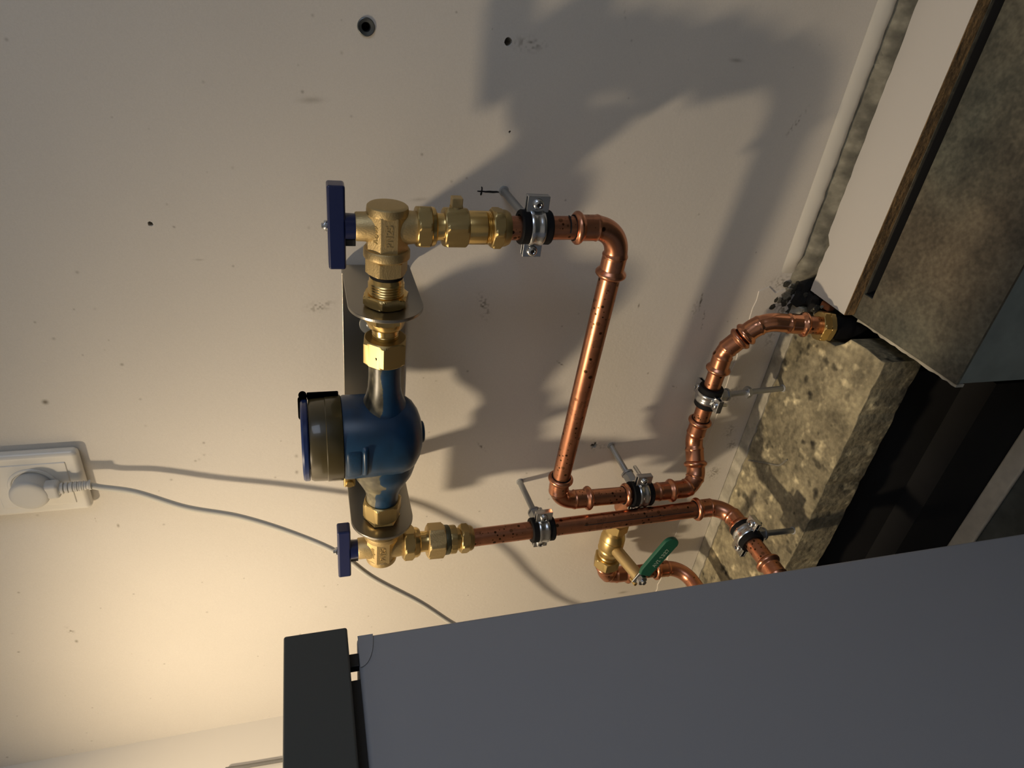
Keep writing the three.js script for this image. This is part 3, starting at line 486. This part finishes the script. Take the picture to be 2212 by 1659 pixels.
// main run: under the check valve, across to the left, down, along the ledge and into the gap
const c1 = V(-0.1965, -0.2915, 0.1005), c2 = V(-0.5625, -0.2885, 0.083), c3 = V(-0.566, -0.4955, 0.083), c4 = V(-0.514, -0.4975, 0.042), c5 = V(-0.3735, -0.4990, 0.0435), c6 = V(-0.3265, -0.5300, 0.0550), c7 = V(-0.3250, -0.6080, 0.0740);
const lerpD = (a, b, d) => a.clone().add(b.clone().sub(a).normalize().multiplyScalar(d));
{
  const t = thing('copper_pipe', 'long copper water pipe bending from the check valve down to the white board', 'pipe', [-0.38, -0.6, 0.09], 'copper water pipes on the wall');
  const a0 = V(-0.1995, -0.170, AZ);
  pipe(a0, lerpD(c1, a0, 0.04), t); elbow(c1, a0, c2, 0.0490, 0.0510, M.copperFit, t);
  pipe(lerpD(c1, c2, 0.045), lerpD(c2, c1, 0.035), t); elbow(c2, c1, c3, 0.042, 0.048, M.copperFit, t);
  const te0 = V(-0.5648, -0.3845, 0.083), te1 = V(-0.5655, -0.4580, 0.083);
  pipe(lerpD(c2, c3, 0.04), te0.clone().lerp(te1, 0.2), t);
  fittingParts(pathOf([te0, te1], 0.02, 0.0012), M.copperFit, t, 'tee_fitting', [1, 1]);
  part('tee_outlet', [sweep([V(-0.565, -0.412, 0.083), V(-0.598, -0.4115, 0.060), V(-0.622, -0.411, 0.049)], 0.0122, 28)], M.copperFit, t);
  // bottom bend turns towards the wall, a half bend swings it parallel to the wall again
  elbow(c3, te1, c4, 0.037, 0.036, M.copperFit, t, 0.0255, [0, 1]); elbow(c4, c3, c5, 0.036, 0.034, M.copperFit, t, 0.027, [0, 1]);
  pipe(lerpD(c4, c5, 0.028), lerpD(c5, c4, 0.022), t); elbow(c5, c4, c6, 0.030, 0.0275, M.copperFit, t, 0.027);
  pipe(lerpD(c5, c6, 0.024), lerpD(c6, c5, 0.024), t);
  elbow(c6, c5, c7, 0.0275, 0.0560, M.copperShiny, t, 0.036);
  pipe(lerpD(c6, c7, 0.05), c7, t);
  const d1 = c2.clone().sub(c1).normalize();
  inkRing(V(-0.1969, -0.2345, 0.1003), YN, t, [-1.6, 1.2]);
  part('ink_line', (() => { const A = lerpD(c1, c2, 0.058), B = lerpD(c1, c2, 0.172), dir = B.clone().sub(A).normalize(); const g = lathe(A, dir, [[0, RP + 0.0001], [A.distanceTo(B), RP + 0.0001]], { n: 3, arc: [1.86, 1.96], hint: YP }); return g; })(), M.ink, t);
}
{
  const t = thing('brass_connector', 'brass hexagon connector where the copper pipe meets the black hose', 'fitting', [-0.325, -0.622, 0.077]);
  const d = c7.clone().sub(c6).normalize();
  part('hex_collar', hex(lerpD(c7, c6, 0.010), d, 0, 0.010, 0.0172, { turn: 0.3, chamfer: 0.002, rin: 0.0112 }), M.brass, t);
  part('hex_socket', hex(lerpD(c7, c6, 0.001), d, 0, 0.007, 0.0166, { turn: 0.3, chamfer: 0.001, rin: 0.01 }), M.brassDull, t);
  const h = thing('black_hose', 'black wrapped hose dropping into the gap beside the plinth', 'hose', [-0.325, PT - 0.06, 0.085]);
  part('hose_sleeve', sweep(pathOf([lerpD(c7, c6, -0.0062), V(-0.3248, LED - 0.030, 0.0815), V(-0.3245, LED - 0.110, 0.0960)], 0.02, 0.003), (s) => s < 0.002 ? 0.0135 : s < 0.022 ? 0.0150 : 0.0136, 28), M.hose, h);
}
// riser beside the appliance, bending forward over the ledge
const r0 = V(-0.592, -0.170, 0.1005), r1 = V(-0.5815, -0.5300, 0.1065), r2 = V(-0.588, -0.534, 0.262), r3 = V(-0.72, -0.55, 0.262);
{
  const t = thing('copper_pipe', 'straight copper riser below the knurled union, bending forward over the ledge', 'pipe', [-0.585, -0.55, 0.15], 'copper water pipes on the wall');
  pipe(r0, lerpD(r1, r0, 0.038), t); elbow(r1, r0, r2, 0.0460, 0.0420, M.copperFit, t, 0.029);
  pipe(lerpD(r1, r2, 0.036), lerpD(r2, r1, 0.034), t); elbow(r2, r1, r3, 0.058, 0.045, M.copperFit, t); pipe(lerpD(r2, r3, 0.035), r3, t);
  part('ink_line', lathe(r0.clone().lerp(r1, 0.42), r1.clone().sub(r0).normalize(), [[0, RP + 0.0001], [0.155, RP + 0.0001]], { n: 3, arc: [-0.62, -0.54], hint: ZP }), M.ink, t);
}
// branch with lever valve behind the riser
const BZ = 0.046, b0 = V(-0.622, -0.411, 0.049), b1 = V(-0.766, -0.412, BZ), b2 = V(-0.771, -0.5500, BZ), b3 = V(-0.790, -0.575, 0.17);
{
  const t = thing('copper_pipe', 'short copper branch looping below the green lever valve', 'pipe', [-0.77, -0.58, 0.06], 'copper water pipes on the wall');
  pipe(V(-0.72, -0.4115, BZ), lerpD(b1, b0, 0.022), t); elbow(b1, b0, b2, 0.024, 0.044, M.copperFit, t, 0.020);
  pipe(lerpD(b1, b2, 0.04), lerpD(b2, b1, 0.044), t); elbow(b2, b1, b3, 0.050, 0.066, M.copperFit, t, 0.034); pipe(lerpD(b2, b3, 0.058), b3, t);
}
{
  const c = V(-0.694, -0.411, BZ), t = thing('lever_valve', 'brass ball valve with a long stem and green lever marked AVI 1327', 'valve', [c.x, c.y - 0.02, c.z]);
  part('valve_body', [lathe(V(-0.662, -0.411, BZ), XN, [[0, 0.01], [0, 0.0150], [0.006, 0.0152], [0.0075, 0.0136], [0.011, 0.0138], [0.015, 0.0166], [0.021, 0.0180], [0.023, 0.0170], [0.025, 0.0180], [0.037, 0.0182], [0.041, 0.0172], [0.043, 0.0182], [0.048, 0.0172], [0.053, 0.0150], [0.056, 0.0140], [0.058, 0.0150], [0.061, 0.0140], [0.061, 0.01]], { n: 44, crease: 0.5 })], M.brassSatin, t);
  part('hex_end', hex(V(-0.650, -0.411, BZ), XN, 0, 0.016, 0.0158, { turn: 0.3, hint: YP, chamfer: 0.002 }), M.brassSatin, t);
  part('hex_end', hex(V(-0.7225, -0.411, BZ), XN, 0, 0.0165, 0.0180, { turn: 0.1, hint: YP, chamfer: 0.002 }), M.brassDull, t);
  const s0 = V(-0.6955, -0.412, BZ + 0.010), s1 = V(-0.6935, -0.4235, 0.1140), sd = s1.clone().sub(s0).normalize();
  part('stem_tube', lathe(s0, sd, [[0, 0.0088], [0.010, 0.0088], [s0.distanceTo(s1), 0.0086], [s0.distanceTo(s1), 0]], { n: 32 }), M.brassCast, t);
  part('stop_pin', cyl(V(-0.7045, -0.4180, 0.1060), V(-0.7045, -0.4195, 0.1180), 0.0028, 12), M.brass, t);
  // lever: bent steel strap, green dipped grip
  const g0 = s1.clone().addScaledVector(sd, 0.002), tip = V(-0.6205, -0.4570, 0.1200), ld = tip.clone().sub(g0), lx = V(ld.x, ld.y, ld.z * 0.3).normalize(), ln = ZP.clone().addScaledVector(lx, -lx.z).normalize(), lw = ln.clone().cross(lx);
  const strap = rbox(-0.010, 0.014, -0.0075, 0.0075, -0.0010, 0.0010, 0.0008); strap.applyMatrix4(basisMat(g0, lx, lw, ln));
  const lv = part('lever_strap', strap, M.zincDull, t);
  const L = ld.length(), sh = new THREE.Shape(); sh.moveTo(0.010, -0.0085); sh.lineTo(L - 0.009, -0.0105); sh.absarc(L - 0.0105, 0, 0.0105, -Math.PI / 2, Math.PI / 2, false); sh.lineTo(0.018, 0.0105); sh.lineTo(0.010, 0.0072); sh.closePath();
  const gg = new THREE.ExtrudeGeometry(sh, { depth: 0.0030, bevelEnabled: true, bevelSize: 0.0014, bevelThickness: 0.0014, bevelSegments: 3, curveSegments: 14 }); gg.translate(0, 0, -0.0012); gg.applyMatrix4(basisMat(g0.clone().addScaledVector(ln, 0.001), lx, lw, ln));
  const grip = part('lever_grip', gg, M.leverGreen, t);
  textPart('AVI 1327', 0.0062, 0.0002, basisMat(g0.clone().addScaledVector(lx, L * 0.56).addScaledVector(lw, -0.0015).addScaledVector(ln, 0.0043), lx, lw, ln), M.leverPrint, grip, 'printed_number');
  part('stem_nut', [hex(s1, sd, 0.0034, 0.0096, 0.0068, { turn: 0.3, chamfer: 0.001, rin: 0 }), cyl(s1.clone().addScaledVector(sd, 0.009), s1.clone().addScaledVector(sd, 0.0135), 0.0036, 14)], M.zinc, t);
}

// ------------------------------------------------------------------ pipe clamps
function clamp(c, axis, rod, foot, label, o = {}) {
  const Y = axis.clone().normalize(), Zb = rod.clone().negate().addScaledVector(Y, rod.dot(Y)).normalize(), Xb = Y.clone().cross(Zb).normalize(), m4 = basisMat(c, Xb, Y, Zb), R = o.R || 0;
  const t = thing('pipe_clamp', label, 'pipe clamp', [foot.x, foot.y, foot.z], 'rubber lined pipe clamps on threaded rods');
  const O = V(0, 0, 0), tr = (gs) => gs.map((g) => { const q = clean(g); q.applyMatrix4(m4); return q; });
  part('rubber_lining', tr([lathe(V(0, -0.0148, 0), YP, [[0, 0.0111 + R], [0, 0.0150 + R], [0.0012, 0.0158 + R], [0.0075, 0.0156 + R], [0.0080, 0.0150 + R], [0.0216, 0.0150 + R], [0.0221, 0.0156 + R], [0.0284, 0.0158 + R], [0.0296, 0.0150 + R], [0.0296, 0.0111 + R]], { n: 48, crease: 0.5 })]), M.rubber, t);
  const r = 0.0162 + R;
  part('metal_band', tr([lathe(V(0, -0.0068, 0), YP, [[0, r - 0.001], [0, r + 0.0002], [0.0010, r + 0.0008], [0.0030, r + 0.0010], [0.0046, r + 0.0002], [0.0068, r - 0.0001], [0.0090, r + 0.0002], [0.0106, r + 0.0010], [0.0126, r + 0.0008], [0.0136, r + 0.0002], [0.0136, r - 0.001]], { n: 48, crease: 0.9 })]), M.zinc, t);
  for (const s of o.ears || [1, -1]) {
    const k = s > 0 ? 1 : 0.86, x0 = r - 0.0025, x1 = r + 0.0135 * k, bx = (a, b, y0, y1, z0, z1) => rbox(Math.min(s * a, s * b), Math.max(s * a, s * b), y0, y1, z0, z1, 0.0006, 2), w = 0.0106 * k;
    const f = part('clamp_ear', tr([bx(x0, x1, -w, w, 0.0016, 0.0034), bx(x0, x1, -w, w, -0.0040, -0.0022), bx(x1 - 0.0016, x1, -w, w, -0.0042, 0.0022)]), M.zinc, t);
    const sx = s * (r + 0.0062 * k);
    part('screw', tr([lathe(V(sx, 0.0005, 0.0030), ZP, [[0, 0.0050], [0.0012, 0.0052], [0.0028, 0.0046], [0.0038, 0.0032], [0.0040, 0.0022], [0.0030, 0.0012], [0.0030, 0]], { n: 28 }), lathe(V(sx, 0.0005, 0.003), ZP.clone().negate(), [[0, 0.0024], [o.bolt || 0.017, 0.0024], [(o.bolt || 0.017) + 0.001, 0.0018], [(o.bolt || 0.017) + 0.001, 0]], { n: 16 })]), M.zinc, f);
    part('screw_slot', tr([box(sx - 0.0030, sx + 0.0030, 0.0000, 0.0010, 0.0062, 0.0069), box(sx - 0.0005, sx + 0.0005, -0.0025, 0.0035, 0.0062, 0.0069)]), M.black, f);
  }
  const bz = r + 0.0004, bossL = o.boss || 0.013, p0 = c.clone().addScaledVector(Zb, -bz), rd = foot.clone().sub(p0).normalize(), p1 = p0.clone().addScaledVector(rd, bossL);
  part('boss_nut', [hex(p0, rd, -0.001, bossL, 0.0070, { turn: 0.2, chamfer: 0.0008 }), lathe(p0, rd, [[bossL - 0.004, 0.0070], [bossL - 0.0035, 0.0086], [bossL - 0.001, 0.0086], [bossL, 0.0070], [bossL, 0.004]], { n: 28 })], M.zincDull, t);
  const L = p1.distanceTo(foot), pr = [[-0.002, 0.004]]; const n = Math.max(6, Math.round((L + 0.002) / 0.0022)); for (let i = 0; i < n; i++) { const a = -0.002 + (L + 0.008) * i / n; pr.push([a + 0.0002, 0.0036], [a + 0.0011, 0.0040]); } pr.push([L + 0.006, 0.0036], [L + 0.006, 0]);
  part('threaded_rod', lathe(p1, rd, pr, { n: 18, crease: 1.2 }), M.zincDull, t);
  part('foot_plug', lathe(foot.clone(), rd.clone().negate(), [[-0.003, 0.0044], [0.0003, 0.0054], [0.0012, 0.0050], [0.0018, 0.0040], [0.0018, 0.002]], { n: 20 }), M.footPlug, t);
  if (o.mid) part('lock_nut', hex(p1.clone().lerp(foot, o.mid), rd, -0.003, 0.003, 0.0072, { turn: 0.1, chamfer: 0.001, rin: 0.003 }), M.zincDull, t);
  return t;
}
clamp(V(-0.1978, -0.2030, 0.1002), YP, V(0, 0, -1), V(-0.195, -0.2005, 0), 'zinc pipe clamp below the brass check valve, beside the black marker cross', { bolt: 0.012 });
clamp(V(-0.5895, -0.2680, 0.1021), r0.clone().sub(r1), V(0, 0, -1), V(-0.599, -0.2700, 0), 'zinc pipe clamp on the straight riser below the knurled union', { bolt: 0.016, boss: 0.018 });
clamp(V(-0.5650, -0.4080, 0.083), c2.clone().sub(c3), V(0, 0, -1), V(-0.548, -0.3980, 0), 'zinc pipe clamp around the copper tee, beside the ragged drill hole', { R: 0.0013, bolt: 0.030, boss: 0.021 });
clamp(V(-0.4420, -0.4982, 0.0428), c4.clone().sub(c5), V(0, -1, 0), V(-0.4400, LED, 0.0385), 'zinc pipe clamp on the low pipe, its rod standing in the ledge near the wall', { bolt: 0.016, mid: 0.35 });
clamp(V(-0.5840, -0.5315, 0.1600), r2.clone().sub(r1), V(-0.1, -1, 0), V(-0.5990, LED, 0.1500), 'zinc pipe clamp at the front of the ledge on the forward bend of the riser', { bolt: 0.014 });

// ------------------------------------------------------------------ socket, plug and cable
{
  const t = thing('wall_socket', 'white surface wall socket with rounded corners, a plug in its lower half', 'socket', [-0.5265, 0.243, 0]);
  part('cover_plate', rbox(-0.568, -0.485, 0.2430, 0.405, 0, 0.0130, 0.0062, 5), M.whitePlastic, t);
  part('socket_insert', rbox(-0.5555, -0.4975, 0.2555, 0.3250, 0.010, 0.0140, 0.0014, 3), M.whitePlastic, t);
  part('socket_insert', rbox(-0.5555, -0.4975, 0.3290, 0.3940, 0.010, 0.0140, 0.0014, 3), M.whitePlastic, t);
  part('socket_well', lathe(V(-0.5265, 0.2905, 0.0142), ZP, [[0, 0.0195], [0.0012, 0.0205], [0.0012, 0.0228], [0, 0.0236]], { n: 48 }), M.whitePlastic, t);
}
{
  const t = thing('power_cable', 'white plug and cable hanging from the socket and passing behind the appliance', 'cable', [-0.52, 0.22, 0.02]);
  const pl = part('plug_body', [lathe(V(-0.5265, 0.2905, 0.0135), ZP, [[0, 0.0185], [0.0148, 0.0184], [0.0170, 0.0176], [0.0182, 0.0155], [0.0186, 0.0120], [0.0186, 0]], { n: 48, crease: 1 }), rbox(-0.5345, -0.5155, 0.2625, 0.292, 0.0165, 0.0308, 0.0045, 4)], M.greyPlug, t);
  const st = V(-0.5245, 0.2640, 0.0240), sd = V(-0.02, -1, -0.10).normalize(), ridges = [[0, 0.0068]]; for (let i = 0; i < 6; i++) { const a = 0.0015 + i * 0.0042; ridges.push([a, 0.0056], [a + 0.0004, 0.0062 - i * 0.00025], [a + 0.0024, 0.0062 - i * 0.00025], [a + 0.0028, 0.0044]); } ridges.push([0.027, 0.0044], [0.0275, 0.0056], [0.0295, 0.0054], [0.0295, 0.0]);
  part('strain_relief', lathe(st, sd, ridges, { n: 28, crease: 0.6 }), M.greyPlug, t);
  const P = [V(-0.5250, 0.2370, 0.0215), V(-0.5295, 0.2280, 0.0210), V(-0.5370, 0.1950, 0.0250), V(-0.5590, 0.1440, 0.0340), V(-0.5770, 0.0880, 0.0390), V(-0.6035, 0.0265, 0.0510), V(-0.6280, -0.0220, 0.0660), V(-0.6660, -0.0605, 0.0760), V(-0.7240, -0.1235, 0.0790), V(-0.7830, -0.1730, 0.0760), V(-0.845, -0.235, 0.074), V(-0.90, -0.33, 0.08)];
  part('cable', sweep(new THREE.CatmullRomCurve3(P).getPoints(140), 0.0034, 16), M.cable, t);
}

{
  const t = thing('wall_cable', 'thin grey cable running down the side wall behind the worktop slab', 'cable', [-1.046, -0.05, 0.074]);
  part('cable', sweep(new THREE.CatmullRomCurve3([V(-1.046, 0.150, 0.0705), V(-1.046, 0.123, 0.072), V(-1.046, 0.070, 0.0740), V(-1.046, -0.020, 0.079), V(-1.045, -0.200, 0.09)]).getPoints(40), 0.0028, 12), M.wireGrey, t);
}

// ------------------------------------------------------------------ appliance
{
  const t = thing('appliance', 'grey blue appliance with a dark worktop slab on its top', 'appliance', [-0.72, YF, 0.65]);
  const AX = -0.4186, Zb = 0.3458, Zf = 0.95, XL = -1.015;
  part('side_body', rbox(XL, AX, YF + 0.01, -0.0220, Zb, Zf, 0.0035, 4), M.panel, t);
  for (const x of [AX - 0.05, XL + 0.05]) for (const z of [Zb + 0.05, Zf - 0.05]) part('foot', cyl(V(x, YF, z), V(x, YF + 0.012, z), 0.02), M.black, t);
  part('top_core', box(XL + 0.012, AX - 0.0035, -0.0224, -0.0154, 0.3785, Zf - 0.01), M.black, t);
  part('spacer', rbox(AX - 0.0075, AX - 0.001, -0.0223, -0.0155, 0.3592, 0.3695, 0.0006), M.black, t);
  part('top_slab', rbox(XL - 0.010, -0.4092, -0.0156, 0.0274, 0.3437, Zf + 0.02, 0.0018, 4), M.slab, t);
  const pts = [[0, 0]]; for (let i = 0; i <= 12; i++) { const a = i / 12 * Math.PI / 2; pts.push([Math.cos(a) * 0.025, -Math.sin(a) * 0.0105]); }
  const g = shapeGeo(pts, 0.0005, 0.0002); g.applyMatrix4(new THREE.Matrix4().makeBasis(V(0, 0, 1), V(0, 1, 0), V(-1, 0, 0)).setPosition(AX + 0.0008, -0.0228, Zb + 0.0010));
  part('corner_cap', g, M.panel, t);
}

// ------------------------------------------------------------------ small things on the wall
{
  const t = thing('wall_anchor', 'dark metal screw anchor with a hole, set in the bare wall', 'anchor', [-0.057, -0.060, 0]);
  part('anchor_rim', lathe(V(-0.057, -0.060, 0), ZP, [[-0.02, 0.0035], [-0.001, 0.0035], [0.0008, 0.0040], [0.0016, 0.0068], [0.0012, 0.0074], [0, 0.0076]], { n: 32 }), std({ color: new THREE.Color(0.12, 0.13, 0.13), metalness: 0.8, roughness: 0.4 }), t);
  part('anchor_sleeve', lathe(V(-0.057, -0.060, -0.02), ZP, [[0, 0], [0, 0.0034], [0.018, 0.0034]], { n: 24 }), M.void, t);
}
{
  const t = thing('marker_cross', 'black marker cross drawn on the wall beside the clamp rod', 'marking', [-0.196, -0.188, 0]);
  const stroke = (pts, w) => { const a = [], b = []; pts.forEach(([x, y], i) => { const p = pts[Math.max(0, i - 1)], n = pts[Math.min(pts.length - 1, i + 1)], dx = n[0] - p[0], dy = n[1] - p[1], l = Math.hypot(dx, dy), k = w * (i === 0 || i === pts.length - 1 ? 0.5 : 1) * (1 + 0.25 * Math.sin(i * 5.3)); a.push([x - dy / l * k, y + dx / l * k]); b.unshift([x + dy / l * k, y - dx / l * k]); }); const g = shapeGeo([...a, ...b], 0.00015); g.translate(0, 0, 0.00005); return g; };
  part('ink_stroke', stroke([[-0.1962, -0.1722], [-0.1964, -0.1745], [-0.1963, -0.1775], [-0.1966, -0.181], [-0.1964, -0.185], [-0.1966, -0.189], [-0.1963, -0.193], [-0.1966, -0.1965]], 0.0009), M.ink, t);
  part('ink_stroke', stroke([[-0.1915, -0.1762], [-0.1925, -0.1768], [-0.1945, -0.177], [-0.197, -0.1768], [-0.199, -0.1765], [-0.2005, -0.1763]], 0.0009), M.ink, t);
  part('ink_stroke', stroke([[-0.1898, -0.1992], [-0.1915, -0.1990], [-0.1930, -0.1988], [-0.1955, -0.1985]], 0.0007), M.ink, t);
}
// warm downlight hanging above the appliance
{
  const t = thing('pendant_lamp', 'warm pendant downlight hanging from the ceiling above the appliance', 'lamp', [LAMP.x, LAMP.y, LAMP.z]);
  part('bulb_glass', new THREE.SphereGeometry(0.024, 32, 20).translate(LAMP.x, LAMP.y, LAMP.z), std({ color: 0xfff2dd, emissive: new THREE.Color(1.0, 0.80, 0.55), emissiveIntensity: 5, roughness: 0.4 }), t);
  part('lamp_shade', lathe(V(LAMP.x, LAMP.y + 0.012, LAMP.z), YP, [[0, 0.060], [0.020, 0.055], [0.045, 0.038], [0.055, 0.022], [0.057, 0.022], [0.047, 0.040], [0.021, 0.057], [0, 0.0625], [0, 0.060]], { n: 40 }), M.black, t);
  part('lamp_holder', lathe(V(LAMP.x, LAMP.y + 0.020, LAMP.z), YP, [[0, 0.012], [0.03, 0.014], [0.032, 0.020], [0.075, 0.020], [0.083, 0.008], [0.083, 0]], { n: 32 }), M.black, t);
  part('flex', cyl(V(LAMP.x, LAMP.y + 0.10, LAMP.z), V(LAMP.x, YC, LAMP.z), 0.0035, 12), M.black, t);
}
renderer.render(scene, camera);
